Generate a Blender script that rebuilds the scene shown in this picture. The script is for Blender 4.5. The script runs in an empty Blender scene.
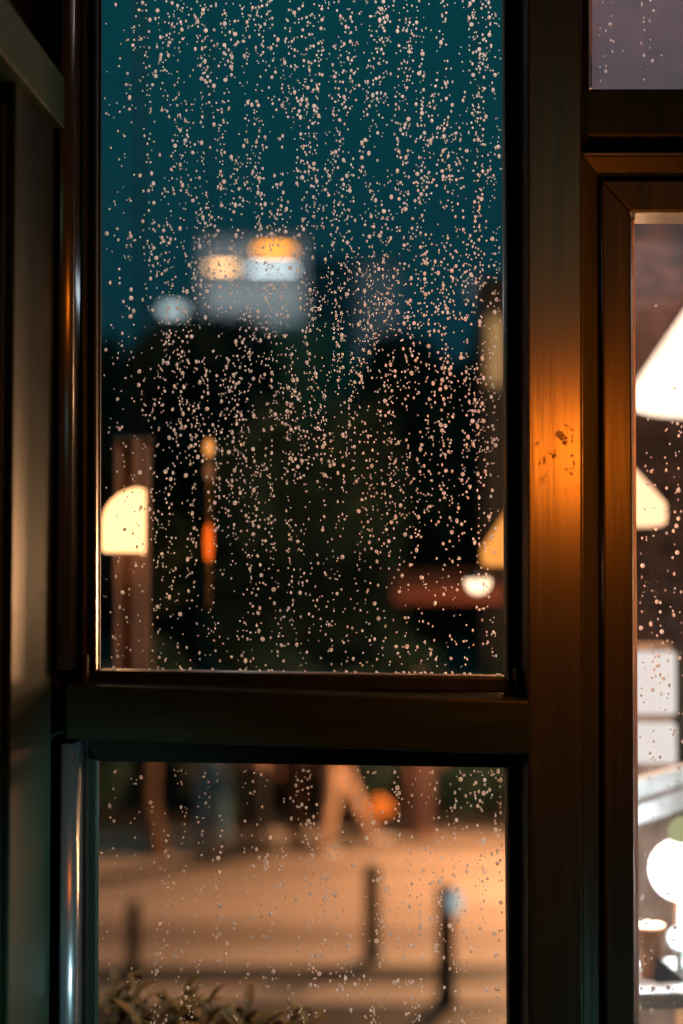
import bpy, bmesh, math, random
from mathutils import Vector, Matrix, noise
random.seed(11)
D = bpy.data
SC = bpy.context.scene
COL = SC.collection
PI = math.pi

# ------------------------------------------------------------------ camera
F = 50 / 36 * 1024.0
PITCH = math.radians(2.0)
EYE = Vector((0, 0, 3.0))
cd = D.cameras.new('camera'); cam = D.objects.new('camera', cd); COL.objects.link(cam)
cam.location = EYE; cam.rotation_euler = (PI / 2 + PITCH, 0, 0)
cd.sensor_fit = 'VERTICAL'; cd.sensor_height = 36; cd.sensor_width = 24; cd.lens = 50
cd.clip_start = 0.05; cd.clip_end = 500
cd.dof.use_dof = True; cd.dof.focus_distance = 2.0; cd.dof.aperture_fstop = 1.42
SC.camera = cam

# ------------------------------------------------------------------ world: night sky
w = D.worlds.new('night_sky'); SC.world = w; w.use_nodes = True
nt = w.node_tree; nt.nodes.clear()
tc = nt.nodes.new('ShaderNodeTexCoord'); sp = nt.nodes.new('ShaderNodeSeparateXYZ')
cr = nt.nodes.new('ShaderNodeValToRGB'); bg = nt.nodes.new('ShaderNodeBackground'); wo = nt.nodes.new('ShaderNodeOutputWorld')
nt.links.new(tc.outputs['Generated'], sp.inputs[0]); nt.links.new(sp.outputs['Z'], cr.inputs[0])
nt.links.new(cr.outputs[0], bg.inputs[0]); nt.links.new(bg.outputs[0], wo.inputs[0])
e = cr.color_ramp.elements
e[0].position = 0.0; e[0].color = (0.008, 0.022, 0.032, 1)
e[1].position = 0.40; e[1].color = (0.0020, 0.048, 0.060, 1)
k = e.new(0.16); k.color = (0.0035, 0.032, 0.046, 1)
bg.inputs[1].default_value = 1.0

SC.view_settings.view_transform = 'Standard'; SC.view_settings.look = 'None'
SC.view_settings.gamma = 1; SC.view_settings.exposure = 0; SC.view_settings.use_curve_mapping = False

def light(name, loc, col, power, radius=0.05, kind='POINT', rot=None, spot=None):
    l = D.lights.new(name, kind); l.color = col; l.energy = power
    if kind in ('POINT', 'SPOT'): l.shadow_soft_size = radius
    if kind == 'SPOT': l.spot_size = spot or 1.5; l.spot_blend = 0.6
    o = D.objects.new(name, l); o.location = loc; COL.objects.link(o)
    if rot: o.rotation_euler = rot
    return o

# ------------------------------------------------------------------ pixel -> place
def ray(px, py):
    u = (px - 341.5) / F; v = (512 - py) / F
    return Vector((u, math.cos(PITCH) - v * math.sin(PITCH), math.sin(PITCH) + v * math.cos(PITCH)))
def P(px, py, Y):
    d = ray(px, py); return EYE + d * (Y / d.y)
def G(px, py, z=0.0):
    d = ray(px, py); return EYE + d * ((z - EYE.z) / d.z)

# warm pendant light of the room (out of the frame, right of the camera), lights and gleams on the post
light('room_pendant_bulb', (0.385, 1.53, 3.17), (1.0, 0.19, 0.008), 9.0, 0.06)
# added unseen cool lights: a spot for the moulding's highlight, a weak teal fill
_p = Vector((0.75, 1.40, 2.50)); _d = Vector((-0.38, 1.93, 2.52)) - _p
light('added_moulding_spot', _p, (0.55, 0.90, 1.0), 65, 0.07, 'SPOT', _d.to_track_quat('-Z', 'Y').to_euler(), 0.50)
light('added_cool_fill', (0.75, 1.40, 2.2), (0.30, 0.90, 0.85), 1.2, 0.06)
# unseen fill behind the camera, added to tint the dark frames green
light('added_rear_fill', (0.80, -1.2, 4.0), (0.35, 0.9, 0.60), 4.3, 0.10)
# warm unseen light above the frame, added to brighten the raindrops
light('added_raindrop_light', (0.25, 2.75, 4.60), (1.0, 0.76, 0.68), 165, 0.06)

# ------------------------------------------------------------------ materials
def M(name): 
    m = D.materials.new(name); m.use_nodes = True; return m
def pbr(name, col, rough=0.6, metal=0, spec=0.5, noise_amt=0.0, scale=(20, 20, 20), col2=None, bump=0.0, trans=0, ior=1.5, aniso=0, coat=0, det=3):
    m = M(name); t = m.node_tree; b = t.nodes['Principled BSDF']
    b.inputs['Base Color'].default_value = (*col, 1); b.inputs['Roughness'].default_value = rough
    b.inputs['Metallic'].default_value = metal; b.inputs['Specular IOR Level'].default_value = spec
    b.inputs['IOR'].default_value = ior; b.inputs['Transmission Weight'].default_value = trans
    b.inputs['Coat Weight'].default_value = coat
    if col2 is None: col2 = tuple(c * 0.6 for c in col)
    tx = t.nodes.new('ShaderNodeTexCoord'); mp = t.nodes.new('ShaderNodeMapping'); mp.inputs['Scale'].default_value = scale
    n = t.nodes.new('ShaderNodeTexNoise'); n.inputs['Scale'].default_value = 1.0; n.inputs['Detail'].default_value = det
    r = t.nodes.new('ShaderNodeValToRGB'); r.color_ramp.elements[0].position = 0.35; r.color_ramp.elements[1].position = 0.65
    r.color_ramp.elements[0].color = (*col2, 1); r.color_ramp.elements[1].color = (*col, 1)
    t.links.new(tx.outputs['Object'], mp.inputs[0]); t.links.new(mp.outputs[0], n.inputs['Vector'])
    t.links.new(n.outputs['Fac'], r.inputs[0]); t.links.new(r.outputs[0], b.inputs['Base Color'])
    if bump:
        bp = t.nodes.new('ShaderNodeBump'); bp.inputs['Strength'].default_value = bump; bp.inputs['Distance'].default_value = 0.002
        t.links.new(n.outputs['Fac'], bp.inputs['Height']); t.links.new(bp.outputs[0], b.inputs['Normal'])
    return m
def emit(name, col, s):
    m = M(name); t = m.node_tree; t.nodes.clear()
    e = t.nodes.new('ShaderNodeEmission'); o = t.nodes.new('ShaderNodeOutputMaterial')
    e.inputs[0].default_value = (*col, 1); e.inputs[1].default_value = s; t.links.new(e.outputs[0], o.inputs[0]); return m
def glassy(name, haze=0.0, hazecol=(0.5, 0.4, 0.42), haze_vary=0.0, zfade=None):
    m = M(name); t = m.node_tree; t.nodes.clear()
    o = t.nodes.new('ShaderNodeOutputMaterial'); tr = t.nodes.new('ShaderNodeBsdfTransparent'); tr.inputs[0].default_value = (0.97, 0.98, 0.97, 1)
    gl = t.nodes.new('ShaderNodeBsdfGlossy'); gl.inputs['Roughness'].default_value = 0.0
    fr = t.nodes.new('ShaderNodeFresnel'); fr.inputs[0].default_value = 1.45
    mx = t.nodes.new('ShaderNodeMixShader'); t.links.new(fr.outputs[0], mx.inputs[0]); t.links.new(tr.outputs[0], mx.inputs[1]); t.links.new(gl.outputs[0], mx.inputs[2])
    out = mx
    if haze > 0:  # pale veil painting the room's reflection into the pane
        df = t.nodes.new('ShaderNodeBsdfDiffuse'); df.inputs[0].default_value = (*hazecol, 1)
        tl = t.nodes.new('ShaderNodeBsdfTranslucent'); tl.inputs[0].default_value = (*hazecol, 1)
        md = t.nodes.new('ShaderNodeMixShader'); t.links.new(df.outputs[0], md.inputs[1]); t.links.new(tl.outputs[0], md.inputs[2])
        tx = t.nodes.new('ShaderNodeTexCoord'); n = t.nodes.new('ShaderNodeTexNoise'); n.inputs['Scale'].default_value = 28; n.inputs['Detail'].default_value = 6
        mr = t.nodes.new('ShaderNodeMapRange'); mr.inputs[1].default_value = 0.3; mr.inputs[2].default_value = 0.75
        mr.inputs[3].default_value = haze * (1 - haze_vary); mr.inputs[4].default_value = haze * (1 + haze_vary)
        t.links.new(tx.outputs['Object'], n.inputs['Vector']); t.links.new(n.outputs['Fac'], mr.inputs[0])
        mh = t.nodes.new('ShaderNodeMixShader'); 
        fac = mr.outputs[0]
        if zfade:      # the painted reflection haze is strongest in the upper pane
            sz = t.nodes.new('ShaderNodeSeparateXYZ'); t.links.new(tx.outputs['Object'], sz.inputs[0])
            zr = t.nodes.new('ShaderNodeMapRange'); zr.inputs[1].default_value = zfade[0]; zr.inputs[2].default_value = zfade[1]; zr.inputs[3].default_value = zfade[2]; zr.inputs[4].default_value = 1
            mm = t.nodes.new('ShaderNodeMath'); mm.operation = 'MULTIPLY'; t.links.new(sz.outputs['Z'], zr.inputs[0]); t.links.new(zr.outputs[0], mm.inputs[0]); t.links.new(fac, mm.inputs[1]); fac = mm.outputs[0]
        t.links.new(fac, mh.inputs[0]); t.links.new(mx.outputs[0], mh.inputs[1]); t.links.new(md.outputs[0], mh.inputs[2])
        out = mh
    t.links.new(out.outputs[0], o.inputs[0]); return m
def water():
    m = M('rain_water'); t = m.node_tree; t.nodes.clear()
    o = t.nodes.new('ShaderNodeOutputMaterial'); g = t.nodes.new('ShaderNodeBsdfGlass'); g.inputs['IOR'].default_value = 1.33; g.inputs['Roughness'].default_value = 0.0
    tl = t.nodes.new('ShaderNodeBsdfTranslucent'); tl.inputs[0].default_value = (1, 0.95, 0.92, 1)
    df = t.nodes.new('ShaderNodeBsdfDiffuse'); df.inputs[0].default_value = (1, 0.95, 0.92, 1)
    m1 = t.nodes.new('ShaderNodeMixShader'); t.links.new(tl.outputs[0], m1.inputs[1]); t.links.new(df.outputs[0], m1.inputs[2])
    m2 = t.nodes.new('ShaderNodeMixShader'); m2.inputs[0].default_value = 0.50
    t.links.new(g.outputs[0], m2.inputs[1]); t.links.new(m1.outputs[0], m2.inputs[2]); t.links.new(m2.outputs[0], o.inputs[0]); return m

m_post = pbr('varnished_dark_wood', (0.027, 0.034, 0.010), 0.35, spec=1.0, scale=(90, 90, 3), col2=(0.015, 0.018, 0.006), bump=0.3)
# worn patch on the post
t = m_post.node_tree; b = t.nodes['Principled BSDF']
tx = t.nodes.new('ShaderNodeTexCoord'); n = t.nodes.new('ShaderNodeTexNoise'); n.inputs['Scale'].default_value = 75; n.inputs['Detail'].default_value = 4
c0 = P(562, 455, 1.90)
vd = t.nodes.new('ShaderNodeVectorMath'); vd.operation = 'DISTANCE'; vd.inputs[1].default_value = c0
mr = t.nodes.new('ShaderNodeMapRange'); mr.inputs[1].default_value = 0.052; mr.inputs[2].default_value = 0.012; mr.inputs[3].default_value = 0; mr.inputs[4].default_value = 0.85
st = t.nodes.new('ShaderNodeMapRange'); st.inputs[1].default_value = 0.57; st.inputs[2].default_value = 0.60
mu = t.nodes.new('ShaderNodeMath'); mu.operation = 'MULTIPLY'
mixc = t.nodes.new('ShaderNodeMixRGB'); mixc.inputs[2].default_value = (0.012, 0.005, 0.002, 1)
old = b.inputs['Base Color'].links[0].from_socket
t.links.new(tx.outputs['Object'], n.inputs['Vector']); t.links.new(tx.outputs['Object'], vd.inputs[0]); t.links.new(vd.outputs['Value'], mr.inputs[0])
t.links.new(n.outputs['Fac'], st.inputs[0]); t.links.new(mr.outputs[0], mu.inputs[0]); t.links.new(st.outputs[0], mu.inputs[1])
t.links.new(mu.outputs[0], mixc.inputs[0]); t.links.new(old, mixc.inputs[1]); t.links.new(mixc.outputs[0], b.inputs['Base Color'])
m2 = t.nodes.new('ShaderNodeMapRange'); m2.inputs[3].default_value = 0.35; m2.inputs[4].default_value = 0.8
t.links.new(mu.outputs[0], m2.inputs[0]); t.links.new(m2.outputs[0], b.inputs['Roughness'])

m_frame = pbr('dark_stained_wood', (0.012, 0.024, 0.013), 0.45, spec=0.2, scale=(70, 70, 4), col2=(0.007, 0.013, 0.007), bump=0.2)
m_rail = pbr('dark_stained_rail', (0.014, 0.028, 0.012), 0.5, spec=0.2, scale=(5, 70, 70), col2=(0.010, 0.019, 0.009), bump=0.2)
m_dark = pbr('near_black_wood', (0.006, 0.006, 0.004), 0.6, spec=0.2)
m_gloss = pbr('glossy_edge_moulding', (0.04, 0.055, 0.055), 0.27, spec=1.0, scale=(40, 40, 2), coat=0.0)
m_teal = pbr('sky_teal_sheen', (0.03, 0.12, 0.12), 0.5, spec=0.3, scale=(60, 60, 60), col2=(0.02, 0.08, 0.085))  # teal sky light on the side rails, put into their colour
m_bead = pbr('clear_glazing_bead', (0.85, 0.80, 0.76), 0.35, spec=0.6, scale=(60, 60, 12), col2=(0.6, 0.55, 0.5), trans=0.5)
m_plaster = pbr('dark_plaster', (0.06, 0.05, 0.04), 0.8)
m_floor = pbr('oak_floor', (0.07, 0.04, 0.02), 0.5, scale=(3, 30, 3))
m_pane = glassy('window_glass')
m_pane_t = glassy('reflection_haze_glass', 0.13, (0.62, 0.42, 0.55), 0.2)  # purplish haze stands in for the room reflected in the transom
m_pane_s = glassy('fading_reflection_glass', 0.17, (0.60, 0.52, 0.56), 0.6, (P(650, 440, 2).z, P(650, 300, 2).z, 0.18))  # same painted reflection for the sash, fading downwards
m_water = water()
m_asph = pbr('wet_asphalt', (0.09, 0.08, 0.07), 0.5, scale=(0.3, 2, 4), col2=(0.045, 0.042, 0.040))
m_pave = pbr('pale_paving', (0.50, 0.40, 0.34), 0.65, scale=(0.22, 1.7, 1), col2=(0.24, 0.19, 0.16))
m_kerb = pbr('kerb_stone', (0.58, 0.48, 0.41), 0.7, scale=(0.4, 1, 2), col2=(0.42, 0.34, 0.28))
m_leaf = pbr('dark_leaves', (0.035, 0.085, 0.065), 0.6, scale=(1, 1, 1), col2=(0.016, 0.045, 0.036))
m_leaf2 = pbr('lit_tone_leaves', (0.45, 0.72, 0.50), 0.6, scale=(1, 1, 1), col2=(0.32, 0.55, 0.40))  # raised leaf colour stands in for lamplight on this crown
m_leafp = pbr('planter_leaves', (0.20, 0.085, 0.010), 0.6, spec=0.25, scale=(9, 9, 9), col2=(0.03, 0.045, 0.010))
m_bark = pbr('bark', (0.20, 0.12, 0.08), 0.9, scale=(5, 5, 1))
m_cord = pbr('cord_rubber', (0.003, 0.003, 0.003), 1.0, spec=0.05)
m_black = pbr('black_metal', (0.010, 0.012, 0.012), 0.4)
m_grey = pbr('grey_facade', (0.45, 0.46, 0.47), 0.8, scale=(0.2, 0.2, 0.2), col2=(0.36, 0.37, 0.38))
m_dim = pbr('dark_facade', (0.05, 0.055, 0.06), 0.9)
m_mid = pbr('blue_grey_facade', (0.60, 0.66, 0.70), 0.9)
m_white = pbr('white_paint', (0.8, 0.78, 0.75), 0.4)
m_skin = pbr('skin', (0.55, 0.33, 0.24), 0.5)
m_hair = pbr('dark_hair', (0.02, 0.014, 0.01), 0.5)

# ------------------------------------------------------------------ object helpers
def tag(o, label=None, cat=None, group=None, kind=None):
    if label: o['label'] = label
    if cat: o['category'] = cat
    if group: o['group'] = group
    if kind: o['kind'] = kind
    return o
def thing(name, label, cat, loc=(0, 0, 0), rz=0, group=None, kind=None):
    o = D.objects.new(name, None); COL.objects.link(o); o.location = loc; o.rotation_euler = (0, 0, rz); o.empty_display_size = 0.1
    return tag(o, label, cat, group, kind)
def obj(name, bm, mat, parent=None, smooth=False, bevel=0.0):
    me = D.meshes.new(name)
    bmesh.ops.recalc_face_normals(bm, faces=bm.faces)
    bm.to_mesh(me); bm.free()
    if smooth: 
        for p in me.polygons: p.use_smooth = True
    me.materials.append(mat)
    o = D.objects.new(name, me); COL.objects.link(o)
    if parent is not None:
        o.parent = parent
        # vertices are given in world space when the parent is unrotated: keep them there
    if bevel:
        md = o.modifiers.new('bevel', 'BEVEL'); md.width = bevel; md.segments = 2; md.limit_method = 'ANGLE'
    return o
def B(): return bmesh.new()
def hexa(bm, front, back):
    v = [bm.verts.new(p) for p in front] + [bm.verts.new(p) for p in back]
    n = len(front)
    bm.faces.new(v[:n]); bm.faces.new(v[n:][::-1])
    for i in range(n): bm.faces.new((v[i], v[(i + 1) % n], v[n + (i + 1) % n], v[n + i]))
    return bm
def px_prism(bm, quad, Yf, Yb, off=Vector((0, 0, 0))):
    fr = [P(x, y, Yf) - off for x, y in quad]
    bk = [Vector((p.x, Yb - off.y, p.z)) for p in fr]
    return hexa(bm, fr, bk)
def rect(x0, y0, x1, y1): return [(x0, y0), (x1, y0), (x1, y1), (x0, y1)]
def box(bm, c, s, rz=0):
    m = Matrix.Translation(Vector(c)) @ Matrix.Rotation(rz, 4, 'Z') @ Matrix.Diagonal((*s, 1))
    bmesh.ops.create_cube(bm, size=1, matrix=m); return bm
def tube(bm, pts, r, seg=10, r2=None, cap=True):
    pts = [Vector(p) for p in pts]; n = len(pts); rings = []
    for i, p in enumerate(pts):
        d = (pts[min(i + 1, n - 1)] - pts[max(i - 1, 0)]).normalized()
        a = d.cross(Vector((0.13, 0.97, 0.2)) if abs(d.z) > 0.9 else Vector((0, 0, 1))).normalized(); c = d.cross(a)
        rr = r[i] if isinstance(r, (list, tuple)) else r
        rings.append([bm.verts.new(p + (a * math.cos(2 * PI * k / seg) + c * math.sin(2 * PI * k / seg)) * rr) for k in range(seg)])
    for i in range(n - 1):
        for k in range(seg):
            bm.faces.new((rings[i][k], rings[i][(k + 1) % seg], rings[i + 1][(k + 1) % seg], rings[i + 1][k]))
    if cap: bm.faces.new(rings[0][::-1]); bm.faces.new(rings[-1])
    return bm
def lathe(bm, prof, c=(0, 0, 0), seg=32, closed=False, ang=2 * PI, a0=0):
    c = Vector(c); rings = []
    full = abs(ang - 2 * PI) < 1e-6; ns = seg if full else seg + 1
    for r, z in prof:
        rings.append([bm.verts.new(c + Vector((r * math.cos(a0 + ang * k / seg), r * math.sin(a0 + ang * k / seg), z))) for k in range(ns)])
    m = len(prof)
    for i in range(m if closed else m - 1):
        A, Bq = rings[i], rings[(i + 1) % m]
        for k in range(seg):
            bm.faces.new((A[k], A[(k + 1) % ns], Bq[(k + 1) % ns], Bq[k]))
    bmesh.ops.remove_doubles(bm, verts=bm.verts, dist=1e-5)
    return bm

# ================================================================== THE WINDOW WALL
# window_1: the tall fixed window with its upper and lower panes
w1 = thing('window_1', None, None, kind='structure')
ztop = -260; zbot = 1330
# corner post, left, with rounded glossy moulding
obj('trim_1', px_prism(B(), rect(62, ztop, 86, zbot), 1.965, 2.06), m_dark).__setitem__('kind', 'structure')
def moulding(name, x0, x1, y0, y1, Y, mat, parent=None):
    bm = B(); a = P(x0, y0, Y); b_ = P(x1, y0, Y); zb = P(x0, y1, Y).z
    wd = (b_.x - a.x)
    prof = [(a.x, Y + 0.06)]
    for i in range(11):
        t_ = (0.18 + 0.64 * i / 10) * PI / 2; t0, t1 = 0.18 * PI / 2, 0.82 * PI / 2
        prof.append((a.x + wd * (math.sin(t_) - math.sin(t0)) / (math.sin(t1) - math.sin(t0)), Y + wd * (math.cos(t0) - math.cos(t_))))
    prof.append((b_.x, Y + 0.06))
    hexa(bm, [Vector((x, y, a.z)) for x, y in prof], [Vector((x, y, zb)) for x, y in prof])
    o = obj(name, bm, mat, parent, smooth=False)
    for p in o.data.polygons: p.use_smooth = abs(p.normal.z) < 0.5
    return o
mo = moulding('trim_2', 62, 75.5, ztop, 671, 1.90, m_gloss); mo['kind'] = 'structure'
mo = moulding('trim_3', 60.5, 75.5, 744, zbot, 1.90, m_gloss); mo['kind'] = 'structure'
# frame stiles of the fixed window
obj('frame_stile', px_prism(B(), [(79, ztop), (99.5, ztop), (97.5, zbot), (77, zbot)], 1.990, 2.0), m_frame, w1, bevel=0.004)
obj('frame_stile', px_prism(B(), [(504.5, ztop), (522, ztop), (524, zbot), (512, zbot)], 1.985, 2.03), m_dark, w1, bevel=0.002)
obj('inner_bead', px_prism(B(), [(82, ztop), (85.5, ztop), (85, 684), (81.5, 684)], 1.955, 1.98), m_post, w1, bevel=0.001)
obj('inner_bead', px_prism(B(), [(94.5, ztop), (97, ztop), (96, 671), (93.5, 671)], 1.968, 1.985), m_post, w1, bevel=0.001)
obj('bottom_bead', px_prism(B(), [(96, 671), (506, 677.5), (514, 693), (80, 686)], 1.972, 2.03), m_frame, w1, bevel=0.003)
obj('corner_clip', px_prism(B(), [(83, 655), (87.5, 655), (87, 684), (81, 684)], 1.945, 1.97), m_post, w1, bevel=0.002)
obj('corner_clip', px_prism(B(), [(515.5, 669), (520, 669), (520, 693), (515.5, 693)], 1.945, 1.985), m_rail, w1, bevel=0.002)
obj('mullion', px_prism(B(), [(64.5, 685), (530.5, 701), (530.5, 755), (64.5, 739)], 1.895, 2.05), m_rail, w1, bevel=0.003)
obj('top_bead', px_prism(B(), [(77, 735), (512, 750), (508, 768), (97, 761.5)], 1.98, 2.03), m_dark, w1, bevel=0.002)
# panes
obj('glass_pane', px_prism(B(), [(96, ztop), (508, ztop), (510, 682), (94, 676)], 2.0, 2.004), m_pane, w1)
obj('glass_pane', px_prism(B(), [(94, 757), (508, 763), (514, zbot), (92, zbot)], 2.0, 2.004), m_pane, w1)
# pale sealant line along the glass edges
obj('glass_sealant', px_prism(B(), [(502.0, ztop), (503.6, ztop), (506.6, 676), (504.6, 676)], 1.990, 1.999), m_bead, w1)
obj('glass_sealant', px_prism(B(), [(99.5, 669.8), (506, 675.4), (506, 676.6), (99.5, 671)], 1.990, 1.999), m_bead, w1)
obj('glass_sealant', px_prism(B(), [(505, 767), (506.8, 767), (511.5, zbot), (509.7, zbot)], 1.990, 1.999), m_bead, w1)
obj('glass_sealant', px_prism(B(), [(100.2, ztop), (101.2, ztop), (99.6, 671), (98.6, 671)], 1.990, 1.999), m_dark, w1)

# main post between the fixed window and the opening sash
obj('trim_4', px_prism(B(), [(527.5, ztop), (581, ztop), (584, zbot), (528.5, zbot)], 1.90, 2.06), m_post, bevel=0.003).__setitem__('kind', 'structure')

# window_2: transom light top right
w2 = thing('window_2', None, None, kind='structure')
obj('frame_stile', px_prism(B(), rect(582, ztop, 589, 152), 1.925, 2.05), m_dark, w2, bevel=0.002)
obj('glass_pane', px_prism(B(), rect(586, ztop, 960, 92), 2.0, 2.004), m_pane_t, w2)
obj('bottom_rail', px_prism(B(), rect(581, 88.5, 960, 136), 1.925, 2.05), m_frame, w2, bevel=0.003)
obj('glass_sealant', px_prism(B(), [(590, ztop), (592, ztop), (592, 88), (590, 88)], 1.985, 1.999), m_bead, w2)
# window_3: opening sash on the right
w3 = thing('window_3', None, None, kind='structure')
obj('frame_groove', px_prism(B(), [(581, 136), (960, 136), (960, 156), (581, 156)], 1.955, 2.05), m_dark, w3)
def slanted(name, q_out, q_in, Yo, Yi, mat, par, Yb=2.05):
    bm = B(); a, b_ = q_out; c, d_ = q_in
    hexa(bm, [P(*a, Yo), P(*b_, Yo), P(*d_, Yi), P(*c, Yi)], [Vector((P(*a, Yo).x, Yb, P(*a, Yo).z)), Vector((P(*b_, Yo).x, Yb, P(*b_, Yo).z)), Vector((P(*d_, Yi).x, Yb, P(*d_, Yi).z)), Vector((P(*c, Yi).x, Yb, P(*c, Yi).z))])
    return obj(name, bm, mat, par, bevel=0.001)
slanted('frame_moulding', [(581.5, 155), (960, 155)], [(597, 173), (960, 173)], 1.915, 1.925, m_frame, w3)
slanted('frame_moulding', [(581.5, 155), (584, zbot)], [(597, 173), (600, zbot)], 1.915, 1.925, m_post, w3)
obj('frame_lip', px_prism(B(), [(584, 152.2), (960, 151.8), (960, 154.5), (584, 154.8)], 1.905, 1.93), m_post, w3, bevel=0.001)
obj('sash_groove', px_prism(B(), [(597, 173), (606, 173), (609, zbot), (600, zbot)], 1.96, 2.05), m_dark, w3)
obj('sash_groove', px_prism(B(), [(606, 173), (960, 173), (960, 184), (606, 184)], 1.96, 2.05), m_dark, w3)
m_sash = pbr('sash_wood', (0.026, 0.028, 0.009), 0.42, spec=0.4, scale=(80, 80, 3), col2=(0.013, 0.015, 0.005), bump=0.3)
obj('sash_stile', px_prism(B(), [(602, 180), (631, 212), (636, zbot), (607, zbot)], 1.93, 2.001), m_sash, w3, bevel=0.003)
obj('sash_top_rail', px_prism(B(), [(602, 180), (960, 180), (960, 212), (631, 212)], 1.93, 2.001), m_sash, w3, bevel=0.003)
obj('sash_stile', px_prism(B(), rect(925, 212, 960, zbot), 1.93, 2.001), m_sash, w3, bevel=0.003)
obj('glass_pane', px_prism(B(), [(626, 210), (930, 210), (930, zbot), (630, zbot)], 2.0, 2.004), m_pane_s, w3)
obj('glass_sealant', px_prism(B(), [(632.3, 217), (634.8, 217), (641.5, zbot), (637.5, zbot)], 1.975, 1.999), m_bead, w3, bevel=0.0012)
obj('glass_sealant', px_prism(B(), [(632, 216.8), (930, 217.2), (930, 219), (632, 218.8)], 1.985, 1.999), m_bead, w3)

# ---- left side wall with a side door/window, nearly square to the window wall
A0 = P(62, 500, 1.90); A1 = P(0, 500, 1.62)
sd = Vector((A1.x - A0.x, A1.y - A0.y, 0)).normalized(); sn = Vector((-sd.y, sd.x, 0))
if sn.x < 0: sn = -sn      # points into the room
def S(px, py, off=0.0):
    d = ray(px, py); o = Vector((A0.x, A0.y, 0)) + sn * off
    k_ = ((o - EYE).dot(sn)) / d.dot(sn); return EYE + d * k_
def s_prism(bm, quad, off=0.0, th=0.05):
    fr = [S(x, y, off) for x, y in quad]; return hexa(bm, fr, [p - sn * th for p in fr])
def s_prism_w(bm, s0, s1, z0, z1, off=0.0, th=0.05):   # in wall metres: s from the corner towards the camera
    o = Vector((A0.x, A0.y, 0)) + sn * off
    fr = [o + sd * s0 + Vector((0, 0, z0)), o + sd * s1 + Vector((0, 0, z0)), o + sd * s1 + Vector((0, 0, z1)), o + sd * s0 + Vector((0, 0, z1))]
    return hexa(bm, fr, [p - sn * th for p in fr])
d1 = thing('door_1', None, None, kind='structure')
zA = S(62, 74).z; zB = S(62, 126).z
obj('corner_filler', s_prism_w(B(), -0.16, 0.002, 1.5, 4.45, -0.014, 0.09), m_dark, d1)
obj('transom_glass', s_prism_w(B(), 0.0, 1.0, zA, 4.45, -0.05, 0.03), m_dark, d1)
obj('transom_rail', s_prism_w(B(), 0.0, 1.0, zB, zA, 0.0, 0.09), m_teal, d1, bevel=0.002)
obj('door_stile', s_prism_w(B(), 0.0, 0.19, 1.5, zB, -0.012, 0.05), m_frame, d1, bevel=0.003)
obj('stile_bead', s_prism_w(B(), 0.19, 0.205, 1.5, zB - 0.03, -0.022, 0.03), m_frame, d1, bevel=0.002)
obj('stile_bead', s_prism_w(B(), 0.222, 0.232, 1.5, zB - 0.05, -0.026, 0.03), m_frame, d1, bevel=0.002)
obj('door_panel', s_prism_w(B(), 0.19, 0.85, 1.5, zB, -0.05, 0.02), m_dark, d1)
obj('panel_moulding', s_prism_w(B(), 0.205, 0.85, zB - 0.045, zB - 0.022, -0.030, 0.03), m_teal, d1, bevel=0.004)
obj('door_stile', s_prism_w(B(), 0.85, 1.0, 1.5, zB, -0.012, 0.05), m_frame, d1, bevel=0.003)

# ---- rest of the room (out of the frame) and the outer wall round the windows
def sbox(name, lo, hi, mat, parent=None):
    bm = B(); box(bm, [(a + b_) / 2 for a, b_ in zip(lo, hi)], [b_ - a for a, b_ in zip(lo, hi)]); o = obj(name, bm, mat, parent); o['kind'] = 'structure'; return o
xr = P(960, 500, 1.93).x; xl = A0.x
zt = P(300, ztop, 2).z; zb_ = P(300, zbot, 2).z
sbox('wall_front', (xl - 0.2, 1.92, 0), (2.6, 2.1, zb_ + 0.02), m_plaster)
sbox('wall_front_upper', (xl - 0.2, 1.92, zt - 0.02), (2.6, 2.1, 4.6), m_plaster)
sbox('wall_front_right', (xr - 0.005, 1.92, zb_ + 0.02), (2.6, 2.1, zt - 0.02), m_plaster)
sbox('floor', (-1.6, -2.2, 1.40), (2.6, 1.92, 1.50), m_floor)
sbox('ceiling', (-1.6, -2.2, 4.45), (2.6, 1.92, 4.55), m_plaster)
sbox('wall_right', (2.5, -2.2, 1.5), (2.6, 1.92, 4.45), m_plaster)
sbox('wall_back', (-1.6, -2.3, 1.5), (2.6, -2.2, 4.45), m_plaster)
obj('wall_left', s_prism_w(B(), 1.0, 4.1, 1.5, 4.45, 0.0, 0.1), m_plaster)['kind'] = 'structure'

# ================================================================== OUTSIDE
g = sbox('ground', (-120, 2.1, -0.2), (120, 260, 0.0), m_asph)
# terrace outside the window
sbox('terrace_floor', (-2.5, 2.1, 1.30), (3.5, 4.0, 1.50), m_kerb)
# paved square: slabs with dark joints between them
def slab(name, y0l, y0r, y1l, y1r, mat, z=0.02, xw=14):
    bm = B(); q = [Vector((-xw, y0l, z)), Vector((xw, y0r, z)), Vector((xw, y1r, z)), Vector((-xw, y1l, z))]
    hexa(bm, q, [Vector((p.x, p.y, -0.1)) for p in q]); o = obj(name, bm, mat); o['kind'] = 'structure'; return o
slab('kerb', 9.70, 9.70, 10.12, 10.12, m_kerb)
slab('pavement', 10.62, 10.62, 14.2 - 3.2, 14.2 + -3.2, m_kerb)
def poly_slab(pts, mat, z=0.02):
    bm = B(); q = [Vector((x, y, z)) for x, y in pts]; hexa(bm, q, [Vector((p.x, p.y, -0.1)) for p in q]); o = obj('pavement', bm, mat); o['kind'] = 'structure'
poly_slab([(-14, 11.0), (14, 11.0), (14, 15.9), (0.85, 15.9), (-2.8, 12.75), (-14, 12.75)], m_pave)
poly_slab([(-14, 13.15), (-3.0, 13.15), (0.1, 15.9), (-14, 15.9)], m_kerb)

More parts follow.
